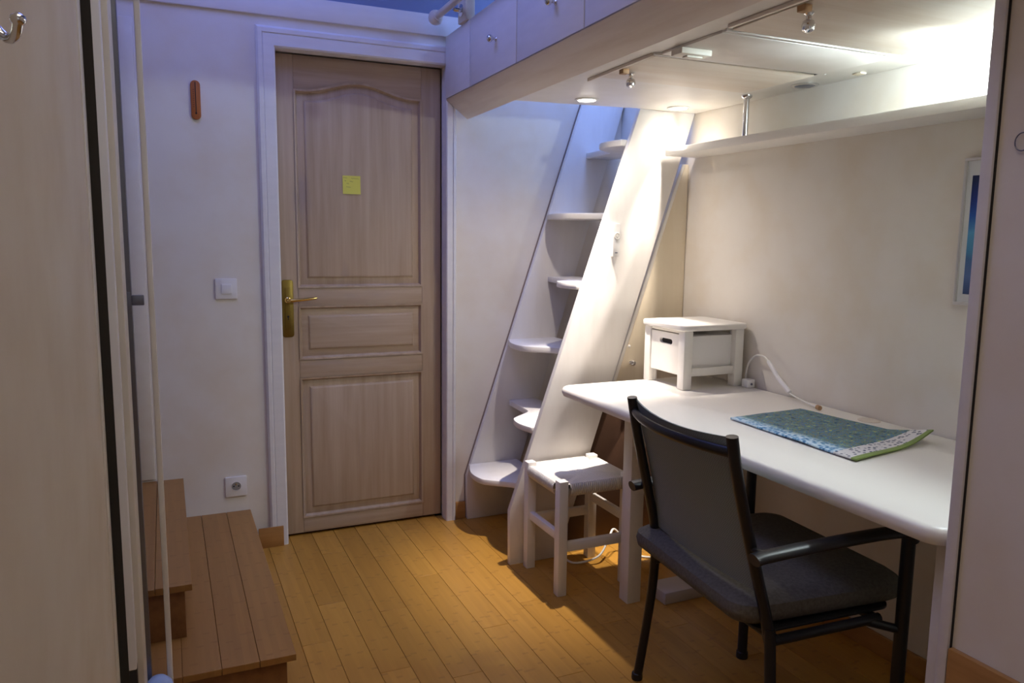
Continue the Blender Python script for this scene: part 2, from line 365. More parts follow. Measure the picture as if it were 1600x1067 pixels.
winframe('window_1', -.15, .85, -.4, 1.0, 2.93, 'roof window over the open room')
winframe('window_2', 1.64, 2.0, 2.79, 3.19, 2.69, 'roof window over the stair opening')
b = B(); b.box(-.25, .85, -1.44, -1.40, .9, .95); b.box(-.25, .85, -1.44, -1.40, 2.25, 2.3); b.box(-.25, -.20, -1.44, -1.40, .95, 2.25); b.box(.80, .85, -1.44, -1.40, .95, 2.25)
struct(b.build('window_3', WHITE, None, .003), 'window in the rear wall', 'window')
# ---- door casing and baseboards
b = B()
prf = [(0, .05), (0, -.012), (.006, -.017), (.044, -.017), (.047, -.014), (.050, -.019), (.064, -.019), (.072, -.012), (.072, 0)]
rg = []
for d_, y_ in prf:
    dr = d_*.64
    rg.append([(.434-d_, WY+y_, 0), (.434-d_, WY+y_, 2.046+d_*1.1), (1.148+dr, WY+y_, 2.046+d_*1.1), (1.148+dr, WY+y_, 0)])
b.loft(rg, cap=False, closed=False)
struct(b.build('trim_7', CASING, None, 0), 'white moulded casing around the wooden door', 'door casing')
struct(B().box(.312, .414, WY-.026, WY-.0185, 0, .088).build('baseboard_left', SKIRT, None, .002), 'short bamboo baseboard between step and door casing', 'baseboard')
struct(B().box(1.1945, 1.242, WY-.014, WY, 0, .083).build('baseboard_back', SKIRT, None, .002), 'short bamboo baseboard between door casing and stair', 'baseboard')
# ---- panelled door
DY = 3.362
door = B().box(.436, 1.146, DY+.022, DY+.04, .012, 2.043).build('door_1', DOORV)
struct(door, 'limed wood door with three panels and arched top panel', 'door')
XL, XR = .512, 1.058
def arch(x, z0, h, xl=XL, xr=XR):
    u = (x-xl)/(xr-xl); u = min(max((u-.06)/.88, 0), 1)
    return z0 + h*(.5-.5*math.cos(2*PI*u))**1.0
B().box(.436, XL, DY, DY+.022, .012, 2.043).build('stile', DOORV, door, .0025)
B().box(XR, 1.146, DY, DY+.022, .012, 2.043).build('stile', DOORV, door, .0025)
n = 24
xs = [XL+(XR-XL)*k/n for k in range(n+1)]
B().prism([(XL, 2.043), (XR, 2.043)] + [(x_, arch(x_, 1.906, .046)) for x_ in reversed(xs)], 'y', DY, DY+.022).build('rail', DOORH, door, .002)
for z0, z1 in ((1.013, 1.092), (.704, .784), (.012, .080)):
    B().box(XL, XR, DY, DY+.022, z0, z1).build('rail', DOORH, door, .0025)
def panel(z0, z1, h, m):
    def outline(ins, y):
        a, c = XL+ins, XR-ins
        pts = [(a, y, z0+ins), (c, y, z0+ins)]
        for k in range(n+1):
            xx = c+(a-c)*k/n
            pts.append((xx, y, arch(xx, z1-ins, h, a, c) if h else z1-ins))
        return pts
    mo = B(); o0, o1, o2, o3 = outline(-.001, DY-.004), outline(.006, DY-.003), outline(.013, DY+.012), outline(.014, DY+.021)
    mo.loft([o0, o1, o2, o3], cap=False).build('moulding', DOORV, door, 0, smooth=True)
    pb = B(); pb.loft([outline(.0, DY+.0215), outline(.012, DY+.012), outline(.040, DY+.010), outline(.046, DY+.002), outline(.05, DY+.001)], cap=False)
    k = len(outline(.05, 0)); pb.f.append(tuple(range(len(pb.v)-k, len(pb.v))))
    pb.build('panel', m, door, 0, smooth=True)
panel(1.092, 1.906, .046, DOORV); panel(.784, 1.013, 0, DOORH); panel(.080, .704, 0, DOORV)
pl = B().prism(srect(.443, .491, .884, 1.127, .012, 4), 'y', DY-.006, DY+.0).build('handle_plate', BRASS, door, .002)
tag(pl, 'aged brass lock plate')
B().prism(srect(.456, .478, .915, 1.095, .004, 2), 'y', DY-.0085, DY-.006).build('plate_field', BRASS, pl, .001)
B().lathe((.467, DY-.0085, .972), (0, -1, 0), [(.0045, 0), (.0045, .001)], 12).build('keyhole', DARK, pl)
B().box(.4655, .4685, DY-.0095, DY-.0085, .958, .970).build('keyhole_slot', DARK, pl)
hd = B().lathe((.467, DY-.008, 1.042), (0, -1, 0), [(.013, 0), (.013, .004), (.008, .007), (.008, .045), (.005, .05)], 16)
hd.tube([(.465, DY-.045, 1.042), (.49, DY-.047, 1.043), (.53, DY-.046, 1.046), (.575, DY-.044, 1.050), (.583, DY-.043, 1.052)], [.008, .0075, .0065, .006, .004], 10)
tag(hd.build('door_lever', BRASSL, door, 0, smooth=True), 'bright brass door lever')
struct(B().box(.42, 1.16, DY+.041, DY+.06, -.01, 2.06).build('trim_8', DARK), 'dark sheet added behind the door to keep its gaps dark', 'gap')  # unseen backing, stops light leaking and darkens the slit under the door
# ================================================================== WOODEN STEPS at left
st = thing('wooden_steps', (.1, 2.6, 0), 'bamboo steps rising to the left beside the door', 'steps')
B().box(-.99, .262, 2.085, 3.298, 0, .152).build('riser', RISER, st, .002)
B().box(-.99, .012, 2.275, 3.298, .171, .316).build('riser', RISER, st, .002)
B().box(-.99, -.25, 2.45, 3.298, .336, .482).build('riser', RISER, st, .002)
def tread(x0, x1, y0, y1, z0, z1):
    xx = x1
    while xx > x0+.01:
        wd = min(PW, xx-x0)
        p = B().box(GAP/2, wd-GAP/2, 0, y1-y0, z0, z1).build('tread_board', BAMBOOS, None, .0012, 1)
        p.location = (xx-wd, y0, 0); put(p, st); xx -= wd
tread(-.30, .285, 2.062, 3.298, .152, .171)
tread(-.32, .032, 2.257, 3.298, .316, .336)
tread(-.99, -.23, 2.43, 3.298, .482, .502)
# ================================================================== SPACE-SAVER STAIR
stair = thing('paddle_stair', (1.4, 3.0, 0), 'white steep paddle stair climbing to the loft beside the door', 'stairs')
B().prism([(1.222, 0), (1.219, .225), (1.77, 1.822), (1.885, 2.155), (2.04, 2.155), (2.04, 1.826), (1.44, 0)], 'y', 2.722, 2.748).build('stringer', STRW, stair, .003)
B().prism([(1.246, 0), (1.243, .21), (1.262, .267), (1.872, 2.105), (2.04, 2.105), (2.04, 1.95), (1.50, .2), (1.46, 0)], 'y', WY-.031, WY-.006).build('stringer', STRW, stair, .003)
B().prism([(1.2425, .002), (1.2395, .21), (1.2585, .267), (1.8685, 2.105), (1.874, 2.105), (1.264, .267), (1.245, .21), (1.248, .002)], 'y', WY-.0062, WY-.0006).build('joint_shadow_strip', mat('joint_shadow_brown', (.27, .21, .18), .8), stair)  # brown strip painting the shadow line between far stringer and wall
def smooth01(t): t = min(max(t, 0), 1); return t*t*(3-2*t)
for k in range(6):
    z = .267+.289*k
    xf = 1.262+.332*(z-.267)       # front line at the wall side
    far_deep = (k % 2 == 0)
    pts = []
    y0, y1 = 2.748, WY-.031
    N = 26
    for j in range(N+1):
        yy = y1+(y0-y1)*j/N
        base = xf + (1.238-1.262)*(y1-yy)/(y1-y0)
        u = (yy-2.92)/.12
        s_ = smooth01(u)
        d_far = (-.012 if far_deep else .095); d_near = (.095 if far_deep else -.012)
        bow = -.03*math.sin(PI*min(max((yy-3.0)/.25, 0), 1)) if far_deep else -.022*math.sin(PI*min(max((2.95-yy)/.2, 0), 1))
        pts.append((base + d_far*s_ + d_near*(1-s_) + bow, yy))
    back = min(xf+.235, 2.035)
    pts += [(back, y0), (back, y1)]
    B().prism(pts, 'z', z-.026, z).build('tread', STRW, stair, .004)
# backing board that closes the stair above the desk
sp = thing('stair_side_panel', (1.85, 2.76, 0), 'pale cream panel filling the corner between stair and desk wall', 'panel')
B().prism([(1.685, .645), (2.043, .645), (2.043, 1.628), (2.020, 1.628)], 'y', 2.752, 2.766).build('board', PANEL, sp, .002)
B().prism([(1.673, .645), (1.689, .645), (2.024, 1.628), (2.008, 1.628)], 'y', 2.749, 2.768).build('edge_strip', WHITE, sp, .002)
for q in ((1.712+.035, .80), (1.745+.0, .885)):
    pass
B().lathe((1.785, 2.752, .795), (0, -1, 0), [(.008, 0), (.008, .004), (.005, .006), (.005, .012), (.010, .016), (.012, .022), (.009, .029), (.002, .031)], 16).build('knob', CHROME, sp, 0, smooth=True)
B().lathe((1.775, 2.752, .865), (0, -1, 0), [(.006, 0), (.006, .002), (.001, .003)], 12).build('screw_cap', PLASTIC, sp, 0, smooth=True)
B().prism([(1.462, .004), (2.043, .004), (2.043, .640), (1.670, .640)], 'y', 2.752, 2.764).build('lower_board', mat('brown_board', (.085, .042, .024), .6), sp, .001)
# wall remote on the stringer
rm = thing('wall_dimmer', (1.672, 2.72, 1.25), 'small white wall dimmer with round dial on the stair side', 'dimmer')
B().prism(srect(1.653, 1.687, 1.243, 1.375, .003, 3), 'y', 2.706, 2.7215).build('housing', PLASTIC, rm, .002)
B().lathe((1.671, 2.706, 1.325), (0, -1, 0), [(.0145, 0), (.0145, .002), (.011, .003), (.010, .0015), (.006, .0015), (.005, .003), (.0008, .0032)], 24).build('dial', WHITE, rm, 0, smooth=True)
B().box(1.664, 1.676, 2.7052, 2.706, 1.2555, 1.2595).build('print_mark', STEEL, rm)
# ================================================================== LOFT
def fx(y): return 1.141-.0215*(WY-y)
LY0 = .305
loft = thing('loft_bed', (1.6, 1.8, 1.83), 'whitewashed loft platform with drawer fronts above the desk', 'loft bed')
pr = [(.0, .0715), (.102, -.006), (.108, .03), (.02, .0715)]
B().loft([[(fx(y)+p, y, 1.83+q) for p, q in pr] for y in (LY0, WY-.021)]).build('beam', BEAMW, loft, .003)
B().prism([(fx(LY0)+.105, LY0), (2.043, LY0), (2.043, 2.719), (1.76, 2.719), (1.246, 2.785)], 'z', 1.832, 1.90).build('deck', WHITE, loft, .002)
B().hexa([(fx(LY0)+.022, LY0, 1.93), (2.043, LY0, 1.93), (2.043, 2.70, 1.93), (fx(2.7)+.022, 2.70, 1.93), (fx(LY0)+.022, LY0, 2.15), (2.043, LY0, 2.15), (2.043, 2.70, 2.15), (fx(2.7)+.022, 2.70, 2.15)]).build('carcass', CREAM, loft)
B().hexa([(fx(2.7)+.022, 2.70, 1.93), (fx(2.7)+.10, 2.70, 1.93), (fx(3.29)+.10, 3.279, 1.93), (fx(3.29)+.022, 3.279, 1.93), (fx(2.7)+.022, 2.70, 2.15), (fx(2.7)+.10, 2.70, 2.15), (fx(3.29)+.10, 3.279, 2.15), (fx(3.29)+.022, 3.279, 2.15)]).build('end_rail', CREAM, loft)
def front(y0, y1, name):
    g = .003
    return B().hexa([(fx(y0), y0+g, 1.9045), (fx(y0)+.02, y0+g, 1.9045), (fx(y1)+.02, y1-g, 1.9045), (fx(y1), y1-g, 1.9045), (fx(y0), y0+g, 2.16), (fx(y0)+.02, y0+g, 2.16), (fx(y1)+.02, y1-g, 2.16), (fx(y1), y1-g, 2.16)]).build(name, CASING, loft, .0015)
front(2.970, 3.279, 'end_panel')
ys = [2.970, 2.500, 2.012, 1.524, 1.036, .548]
KNOB = [(.009, 0), (.009, .003), (.005, .006), (.005, .014), (.010, .018), (.0135, .024), (.0125, .031), (.007, .036), (.001, .037)]
for a, c in zip(ys[1:], ys[:-1]):
    d = front(a, c, 'drawer')
    yk = a+.185
    B().lathe((fx(yk)+.0005, yk, 2.022), (-1, 0, 0), KNOB, 16).build('knob', CHROME, d, 0, smooth=True)
# underside hatches and beads
def hatch(y0, y1, ky, name='hatch', knob=True):
    h = B().hexa([(1.292, y0, 1.826), (1.886, y0, 1.826), (1.890, y1, 1.826), (1.302, y1, 1.826), (1.292, y0, 1.8318), (1.886, y0, 1.8318), (1.890, y1, 1.8318), (1.302, y1, 1.8318)]).build(name, HATCHW, loft, .0015)
    if knob:
        B().lathe((1.352, ky, 1.826), (0, 0, -1), [(.011, 0), (.011, .004), (.006, .008), (.006, .016), (.012, .020), (.0155, .030), (.013, .040), (.006, .045), (.001, .046)], 18).build('knob', CHROME, h, 0, smooth=True)
        B().box(1.296, 1.318, ky-.045, ky-.02, 1.812, 1.8265).build('catch', TANWOOD, h, .002)
    return h
hatch(1.915, 2.240, 2.135); hatch(.95, 1.600, 1.400)
B().box(1.292, 1.886, 1.626, 1.885, 1.824, 1.8318).build('fixed_panel', WHITE, loft, .0015)
B().hexa([(1.276, 1.894, 1.824), (1.895, 1.874, 1.824), (1.895, 1.883, 1.824), (1.276, 1.904, 1.824), (1.276, 1.894, 1.8318), (1.895, 1.874, 1.8318), (1.895, 1.883, 1.8318), (1.276, 1.904, 1.8318)]).build('bead', SHELFM, loft, .002)
B().box(1.29, 1.895, 1.606, 1.615, 1.824, 1.8318).build('bead', SHELFM, loft, .002)
B().hexa([(1.272, 1.906, 1.822), (1.281, 1.906, 1.822), (1.298, 2.30, 1.822), (1.289, 2.30, 1.822), (1.272, 1.906, 1.8318), (1.281, 1.906, 1.8318), (1.298, 2.30, 1.8318), (1.289, 2.30, 1.8318)]).build('bead', BEAMW, loft, .002)
B().box(1.270, 1.280, .95, 1.58, 1.822, 1.8318).build('bead', BEAMW, loft, .002)
for a_, c_ in ((2.2415, 2.2455), (1.9095, 1.9135)): B().box(1.296, 1.893, a_, c_, 1.8312, 1.8322).build('seam', DARK, loft)
for a_, c_ in ((1.915, 2.24), (.95, 1.60)): B().hexa([(1.287, a_, 1.8312), (1.2905, a_, 1.8312), (1.3005, c_, 1.8312), (1.297, c_, 1.8312), (1.287, a_, 1.8322), (1.2905, a_, 1.8322), (1.3005, c_, 1.8322), (1.297, c_, 1.8322)]).build('seam', DARK, loft)
B().box(1.888, 1.893, .7, 2.24, 1.8305, 1.8322).build('groove', DARK, loft)
for (cx_, cy_, sx_, sy_) in ((1.335, 1.806, .10, .05),):
    cb = B().box(cx_-.05, cx_+.05, cy_-.025, cy_+.025, 1.808, 1.8242).build('turn_catch', CREAM, loft, .003)
    B().box(cx_-.022, cx_+.03, cy_-.010, cy_+.012, 1.803, 1.8085).build('turn_lug', CREAM, cb, .002)
B().box(1.982, 2.006, 1.822, 1.856, 1.827, 1.8325).build('catch_recess', PANEL, loft, .002)
# recessed spotlights
def spot(x, y, lit, label, power=0, z=1.8318):
    t = thing('recessed_spotlight', (x, y, z), label, 'spotlight', 'spotlights set into the loft underside')
    B().lathe((x, y, z), (0, 0, -1), [(.045, 0), (.045, .003), (.041, .005), (.034, .005), (.033, .003)], 28).build('ring', CHROME if not lit else SHELFM, t, 0, smooth=True)
    B().lathe((x, y, z), (0, 0, -1), [(.033, .0), (.033, .0045), (.024, .0065), (.001, .0075)], 24).build('lens', SPOTE if lit else STEEL, t, 0, smooth=True)
    if lit:
        l = bpy.data.lights.new('spot_light', 'SPOT'); l.energy = power; l.color = (1, .90, .80); l.shadow_soft_size = .013; l.spot_size = math.radians(152); l.spot_blend = 1.0
        o = bpy.data.objects.new('spot_light', l); COL.objects.link(o); o.location = (x, y, z-.012)
        l2 = l.copy(); l2.name = 'spot_beam'; l2.energy = 115; l2.spot_size = math.radians(52)
        o2 = bpy.data.objects.new('spot_light_beam', l2); COL.objects.link(o2); o2.location = (x, y, z-.012)
    return t
spot(1.477, 2.634, True, 'lit recessed spotlight nearest the door in the loft underside', 18)
spot(1.889, 2.627, True, 'lit recessed spotlight at the head of the white stair board', 3.5)
spot(1.985, 2.055, False, 'unlit chrome recessed spotlight beside the desk wall')
# bare bulb hidden behind the return wall
bl = thing('bulb_lamp', (1.918, 1.22, 1.83), 'bright bare bulb lamp under the loft above the shelf end', 'lamp')
B().lathe((1.918, 1.22, 1.8295), (0, 0, -1), [(.024, 0), (.024, .006), (.016, .010), (.001, .011)], 20).build('holder', PLASTIC, bl, 0, smooth=True)
B().lathe((1.918, 1.22, 1.820), (0, 0, -1), [(.014, 0), (.017, .006), (.019, .014), (.016, .022), (.008, .027), (.001, .028)], 20).build('bulb', BULBE, bl, 0, smooth=True)
B().prism([(1.168, 1.700), (1.262, 1.700), (1.262, 1.8225), (1.168, 1.8225)], 'x', 1.862, 1.866).build('blocker_plate', STEEL, bl, .001)  # added plate that keeps direct bulb light off the left wall
B().box(1.866, 1.90, 1.212, 1.228, 1.817, 1.8225).build('blocker_arm', STEEL, bl)
B().box(1.882, 1.908, 1.299, 1.302, 1.700, 1.776).build('blocker_wing', STEEL, bl, .001)  # second added plate, blocks bulb light towards the wall by the stair
B().tube([(1.884, 1.3005, 1.774), (1.884, 1.3005, 1.8225)], .0015, 6).build('blocker_rod', STEEL, bl)
l = bpy.data.lights.new('bulb_light', 'POINT'); l.energy = 29; l.color = (.80, .95, 1); l.shadow_soft_size = .016
o = bpy.data.objects.new('bulb_light', l); COL.objects.link(o); o.location = (1.916, 1.22, 1.772)
# handrail on the loft edge
hr = thing('loft_handrail', (1.10, 3.0, 2.16), 'white round handrail with ball end above the loft drawers', 'handrail')
B().box(1.122, 1.162, 2.985, 3.075, 2.1605, 2.94).build('post', CREAM, hr, .004)
B().tube([(1.080, 3.20, 2.222), (1.074, 2.8, 2.222), (1.055, 2.0, 2.222), (1.020, .5, 2.222)], .0145, 14).build('rail', CREAM, hr, 0, smooth=True)
B().lathe((1.081, 3.262, 2.222), (0, -1, 0), [(.001, 0), (.016, .004), (.027, .014), (.0315, .030), (.027, .046), (.016, .056), (.021, .060), (.021, .066), (.014, .068)], 20).build('ball_end', CREAM, hr, 0, smooth=True)
br = B(); br.lathe((1.122, 3.03, 2.205), (-1, 0, 0), [(.024, 0), (.024, .004), (.010, .007), (.008, .030), (.006, .034)], 18)
br.build('bracket', CHROME, hr, 0, smooth=True)
# ================================================================== SHELF on the desk wall
sh = thing('wall_shelf', (1.96, 1.8, 1.65), 'long white wall shelf hung below the loft on a chrome rod', 'shelf')
B().box(1.884, RX-.001, .32, 2.700, 1.650, 1.680).build('board', SHELFM, sh, .003)
B().lathe((1.942, 2.290, 1.680), (0, 0, 1), [(.018, 0), (.018, .004), (.0105, .008), (.0105, .138), (.018, .143), (.020, .149), (.020, .152)], 18).build('rod', CHROME, sh, 0, smooth=True)
# ================================================================== DESK
dk = thing('desk', (1.7, 1.8, 0), 'long cream desk with rounded front edge along the wall', 'desk')
prof = srect(1.352, 2.034, .968, 2.588, .045, 6)
rings = []
for ins, z in ((.014, .718), (.005, .722), (.0, .734), (.0, .742), (.004, .751), (.010, .7555), (.018, .757)):
    rings.append([(p[0], p[1], z) for p in srect(1.352+ins, 2.034-ins*.2, .968+ins, 2.588-ins, .05-ins*.6, 6)])
B().loft(rings).build('top', DESKM, dk, 0, smooth=True)
for (x0, x1, y0, y1) in ((1.478, 1.534, 2.250, 2.306), (1.422, 1.478, .975, 1.030), (1.955, 2.011, 2.25, 2.306), (1.955, 2.011, .975, 1.03)):
    B().box(x0, x1, y0, y1, 0, .7185).build('leg', CREAM, dk, .002)
B().lathe((2.0, 1.712, .7565), (0, 0, 1), [(.034, 0), (.034, .0015), (.030, .003), (.001, .0032)], 28).build('cable_cap', mat('cap_beige', (.62, .55, .46), .5), dk, 0, smooth=True)
# ================================================================== SMALL BOX STOOL on the desk
bs = thing('box_stool', (1.877, 2.452, .757), 'small white box stool with drawer cutout standing on the desk', 'stool')
zz = .7575
for (x0, y0) in ((1.738, 2.322), (1.976, 2.322), (1.738, 2.545), (1.976, 2.545)):
    B().box(x0, x0+.038, y0, y0+.038, zz, .978).build('leg', WHITE, bs, .002)
B().prism(srect(1.724, 2.030, 2.310, 2.596, .03, 5), 'z', .978, 1.000).build('seat', WHITE, bs, .006, 3)
B().box(1.745, 1.757, 2.361, 2.544, .808, .822).build('rail', WHITE, bs, .0015)
B().box(1.777, 1.975, 2.328, 2.342, .806, .836).build('rail', WHITE, bs, .0015)
B().box(1.777, 1.975, 2.566, 2.580, .806, .836).build('rail', WHITE, bs, .0015)
bx = B().box(1.768, 2.005, 2.348, 2.560, .826, .955).build('bin', PLASTIC, bs, .003)
# drawer face with an oval hand hole
f0 = B(); o1 = srect(2.362, 2.543, .812, .962, .004, 3); o2 = srect(2.406, 2.488, .918, .938, .0098, 3)
f0.v += [(1.744, a, c) for a, c in o1] + [(1.744, a, c) for a, c in o2] + [(1.756, a, c) for a, c in o1] + [(1.756, a, c) for a, c in o2]
k = len(o1)
for j in range(k):
    j2 = (j+1) % k
    f0.f += [(j, j2, k+j2, k+j), (2*k+j, 3*k+j, 3*k+j2, 2*k+j2), (j, 2*k+j, 2*k+j2, j2), (k+j, k+j2, 3*k+j2, 3*k+j)]
f0.build('drawer_front', WHITE, bs, 0)
B().box(1.757, 1.7675, 2.39, 2.505, .900, .953).build('hand_hole', DARK, bs)
B().box(1.745, 1.757, 2.361, 2.544, .966, .978).build('rail', WHITE, bs, .001)
# ================================================================== CHARGER, CORD WAND, CLOTH
pg = thing('plug_adapter', (2.014, 2.292, .757), 'small white plug cube on the desk against the wall', 'plug')
B().box(1.998, 2.034, 2.270, 2.306, zz, .789).build('body', PLASTIC, pg, .004, 3)
B().lathe((2.016, 2.270, .772), (0, -1, 0), [(.005, 0), (.004, .003), (.001, .0032)], 10).build('socket', STEEL, pg)
wd_ = thing('inline_cord', (1.97, 1.95, .757), 'white cord with thick inline switch arching over the desk', 'cord')
def cat_rom(P, n=8):
    P = [Vector(p) for p in P]; P = [2*P[0]-P[1]] + P + [2*P[-1]-P[-2]]; out = []
    for i in range(1, len(P)-2):
        for k in range(n):
            t = k/n; a, b_, c, d = P[i-1], P[i], P[i+1], P[i+2]
            out.append(.5*((2*b_)+(c-a)*t+(2*a-5*b_+4*c-d)*t*t+(3*b_-a-3*c+d)*t**3))
    out.append(P[-2]); return out
B().tube(cat_rom([(2.030, 2.318, .762), (2.028, 2.318, .80), (2.024, 2.30, .850), (2.018, 2.255, .884), (2.010, 2.205, .888), (2.004, 2.175, .876)]), .0035, 8).build('cord', CABLE, wd_, 0, smooth=True)
B().tube([(2.004, 2.177, .877), (2.004, 2.172, .874), (2.000, 2.125, .834), (1.999, 2.120, .830), (1.998, 2.115, .826), (1.994, 2.050, .783), (1.993, 2.046, .781)], [.004, .0075, .0085, .0075, .0085, .0095, .004], 12).build('inline_switch', PLASTIC, wd_, 0, smooth=True)
B().tube(cat_rom([(1.993, 2.047, .781), (1.986, 2.0, .772), (1.974, 1.93, .7655), (1.962, 1.885, .765)]), .003, 8).build('tail', CABLE, wd_, 0, smooth=True)
B().lathe((1.964, 1.892, .7665), (-.25, -1, -.02), [(.004, 0), (.008, .002), (.008, .018), (.005, .020), (.001, .021)], 12).build('tip', TANWOOD, wd_, 0, smooth=True)
tw = B(); NX, NY = 16, 26
c00, c10, c01, c11 = (1.583, 1.385), (1.949, 1.450), (1.593, 1.881), (1.898, 1.900)
def cl(u, v):
    xx = (c00[0]*(1-u)+c10[0]*u)*(1-v) + (c01[0]*(1-u)+c11[0]*u)*v; yy = (c00[1]*(1-u)+c10[1]*u)*(1-v) + (c01[1]*(1-u)+c11[1]*u)*v
    dz = .0012*math.sin(9*u+4*v)+.0012*math.sin(14*v+2) + .028*max(0, u-.55)**2*max(0, 1-v*3.2)/.2
    return xx, yy, dz
for lay in (0, 1):
    for j in range(NY+1):
        for i_ in range(NX+1):
            xx, yy, dz = cl(i_/NX, j/NY); tw.v.append((xx, yy, .7595+max(dz, 0)+lay*.0055))
S = (NX+1)*(NY+1)
for j in range(NY):
    for i_ in range(NX):
        a = j*(NX+1)+i_; tw.f += [(a, a+NX+1, a+NX+2, a+1), (S+a, S+a+1, S+a+NX+2, S+a+NX+1)]
for j in range(NY):
    a = j*(NX+1); tw.f += [(a, S+a, S+a+NX+1, a+NX+1), (a+NX, a+2*NX+1, S+a+2*NX+1, S+a+NX)]
for i_ in range(NX):
    a = NY*(NX+1)+i_; tw.f += [(i_, i_+1, S+i_+1, S+i_), (a, S+a, S+a+1, a+1)]
def cuv(co):
    v = min(max((co.y-1.385)/(1.90-1.385), 0), 1)
    lo = 1.385+(.065)*((co.x-1.583)/.366); v = (co.y-lo)/(1.89-lo)
    return ((co.x-1.585)/(.366-.06*v), v)
tag(tw.build('table_mat', CLOTH, None, .0015, 1, uvf=cuv, angle=60), 'blue and green patterned cloth mat lying on the desk', 'mat')
# ================================================================== RUSH STOOL
rs = thing('rush_stool', (1.42, 2.545, 0), 'white wooden stool with woven rush seat under the desk corner', 'stool')
LX = (1.270, 1.548); LYs = (2.396, 2.664); lw = .037
for a in LX:
    for c in LYs: B().box(a, a+lw, c, c+lw, 0, .438).build('leg', WHITE, rs, .003)
for a, z in ((LX[0], .205), (LX[1], .245)): B().box(a+.009, a+.030, LYs[0]+lw, LYs[1], z, z+.032).build('stretcher', WHITE, rs, .002)
for c, z in ((LYs[0], .165), (LYs[1], .185)): B().box(LX[0]+lw, LX[1], c+.009, c+.030, z, z+.036).build('stretcher', WHITE, rs, .002)
x0, x1, y0, y1 = LX[0]+.004, LX[1]+lw-.004, LYs[0]+.004, LYs[1]+lw-.004
cxs, cys = (x0+x1)/2, (y0+y1)/2
def rush_tri(p, q, horizontal):
    b = B(); N = 10
    def hgt(x, y):
        d = max(abs(x-cxs)/((x1-x0)/2), abs(y-cys)/((y1-y0)/2))
        return .418+.010*d**2
    rows = []
    for k in range(N+1):
        t = 1-k/N; row = []
        for j in range(N+1):
            s_ = j/N
            X = cxs+(p[0]+(q[0]-p[0])*s_-cxs)*t; Y = cys+(p[1]+(q[1]-p[1])*s_-cys)*t
            cr = -.004*(1-min(1, min(s_, 1-s_)*t*8))
            row.append((X, Y, hgt(X, Y)+cr*min(1, t*3)))
        rows.append(row)
    nx, ny = ((p[0]+q[0])/2-cxs, (p[1]+q[1])/2-cys); L = math.hypot(nx, ny); nx /= L; ny /= L
    roll = []
    ins = lw+.002
    for dz, o_ in ((-.052, -.012), (-.048, .0), (-.036, .008), (-.02, .011), (-.008, .007), (-.001, .002)):
        r_ = []
        for j in range(N+1):
            s_ = (ins + (1-2*ins/ .3*1.0)*0)/.3
            s_ = .125+.75*j/N
            r_.append((p[0]+(q[0]-p[0])*s_+nx*o_, p[1]+(q[1]-p[1])*s_+ny*o_, .428+dz))
        roll.append(r_)
    # squeeze the outer row between the leg posts
    rows[0] = [(p[0]+(q[0]-p[0])*(.125+.75*j/N), p[1]+(q[1]-p[1])*(.125+.75*j/N), rows[0][j][2]) for j in range(N+1)]
    rows[1] = [tuple((rows[1][j][k]*2+(p[k]+(q[k]-p[k])*(.125+.75*j/N))*.0+rows[1][j][k]*0)/2 if k < 2 else rows[1][j][2] for k in range(3)) for j in range(N+1)]
    b.loft(roll+rows, cap=False, closed=False)
    return b.build('rush_panel', RUSH, rs, 0, smooth=True, uvf=(lambda co: (co.y, co.x)) if horizontal else (lambda co: (co.x, co.y)))
rush_tri((x0, y0), (x1, y0), True); rush_tri((x1, y1), (x0, y1), True)
rush_tri((x1, y0), (x1, y1), False); rush_tri((x0, y1), (x0, y0), False)
B().box(x0+.02, x1-.02, y0+.02, y1-.02, .378, .404).build('seat_underside', WHITE, rs, .004)
# ================================================================== CHAIR
ch = thing('armchair', (1.40, 1.53, 0), 'black metal armchair with mesh back and grey seat cushion at the desk', 'chair')
ca, sa = math.cos(math.radians(-3.5)), math.sin(math.radians(-3.5))
OX, OY = 1.40, 1.525
def L2W(x, y, z): return (OX+ca*x-sa*y, OY+sa*x+ca*y, z)
for s_ in (1, -1):
    # back post runs into the rear leg
    P = [L2W(-.262, s_*.2225, .885), L2W(-.245, s_*.223, .80), L2W(-.215, s_*.226, .68), L2W(-.180, s_*.232, .55), L2W(-.158, s_*.240, .46), L2W(-.150, s_*.248, .40)]
    B().tube(cat_rom(P, 5), .0165, 12, .0125).build('back_post', BLACK, ch, .0, smooth=True)
    P = [L2W(-.152, s_*.250, .43), L2W(-.152, s_*.262, .30), L2W(-.160, s_*.280, .15), L2W(-.172, s_*.296, .0)]
    B().tube(cat_rom(P, 5), .0135, 12).build('leg', BLACK, ch, 0, smooth=True)
    B().tube([L2W(.205, s_*.292, .640), L2W(.205, s_*.292, .40), L2W(.205, s_*.292, 0)], .017, 12, .014).build('leg', BLACK, ch, 0, smooth=True)
    P = [L2W(-.225, s_*.272, .614), L2W(-.19, s_*.272, .618), L2W(-.05, s_*.277, .627), L2W(.12, s_*.285, .635), L2W(.195, s_*.291, .632), L2W(.214, s_*.293, .612)]
    ar = B().tube(cat_rom(P, 6), .021, 14, .0135).build('arm', BLACKP, ch, 0, smooth=True)
    B().tube([L2W(-.205, s_*.225, .622), L2W(-.195, s_*.270, .624)], .007, 8).build('arm_bracket', BLACK, ch, 0, smooth=True)
    B().tube([L2W(-.155, s_*.245, .395), L2W(.17, s_*.255, .405)], .0125, 10).build('side_rail', BLACK, ch, 0, smooth=True)
    B().tube([L2W(.13, s_*.252, .402), L2W(.205, s_*.290, .385)], .011, 10).build('brace', BLACK, ch, 0, smooth=True)
for xx in (-.13, .17): B().tube([L2W(xx, -.25, .398), L2W(xx, .25, .398)], .0125, 10).build('cross_rail', BLACK, ch, 0, smooth=True)
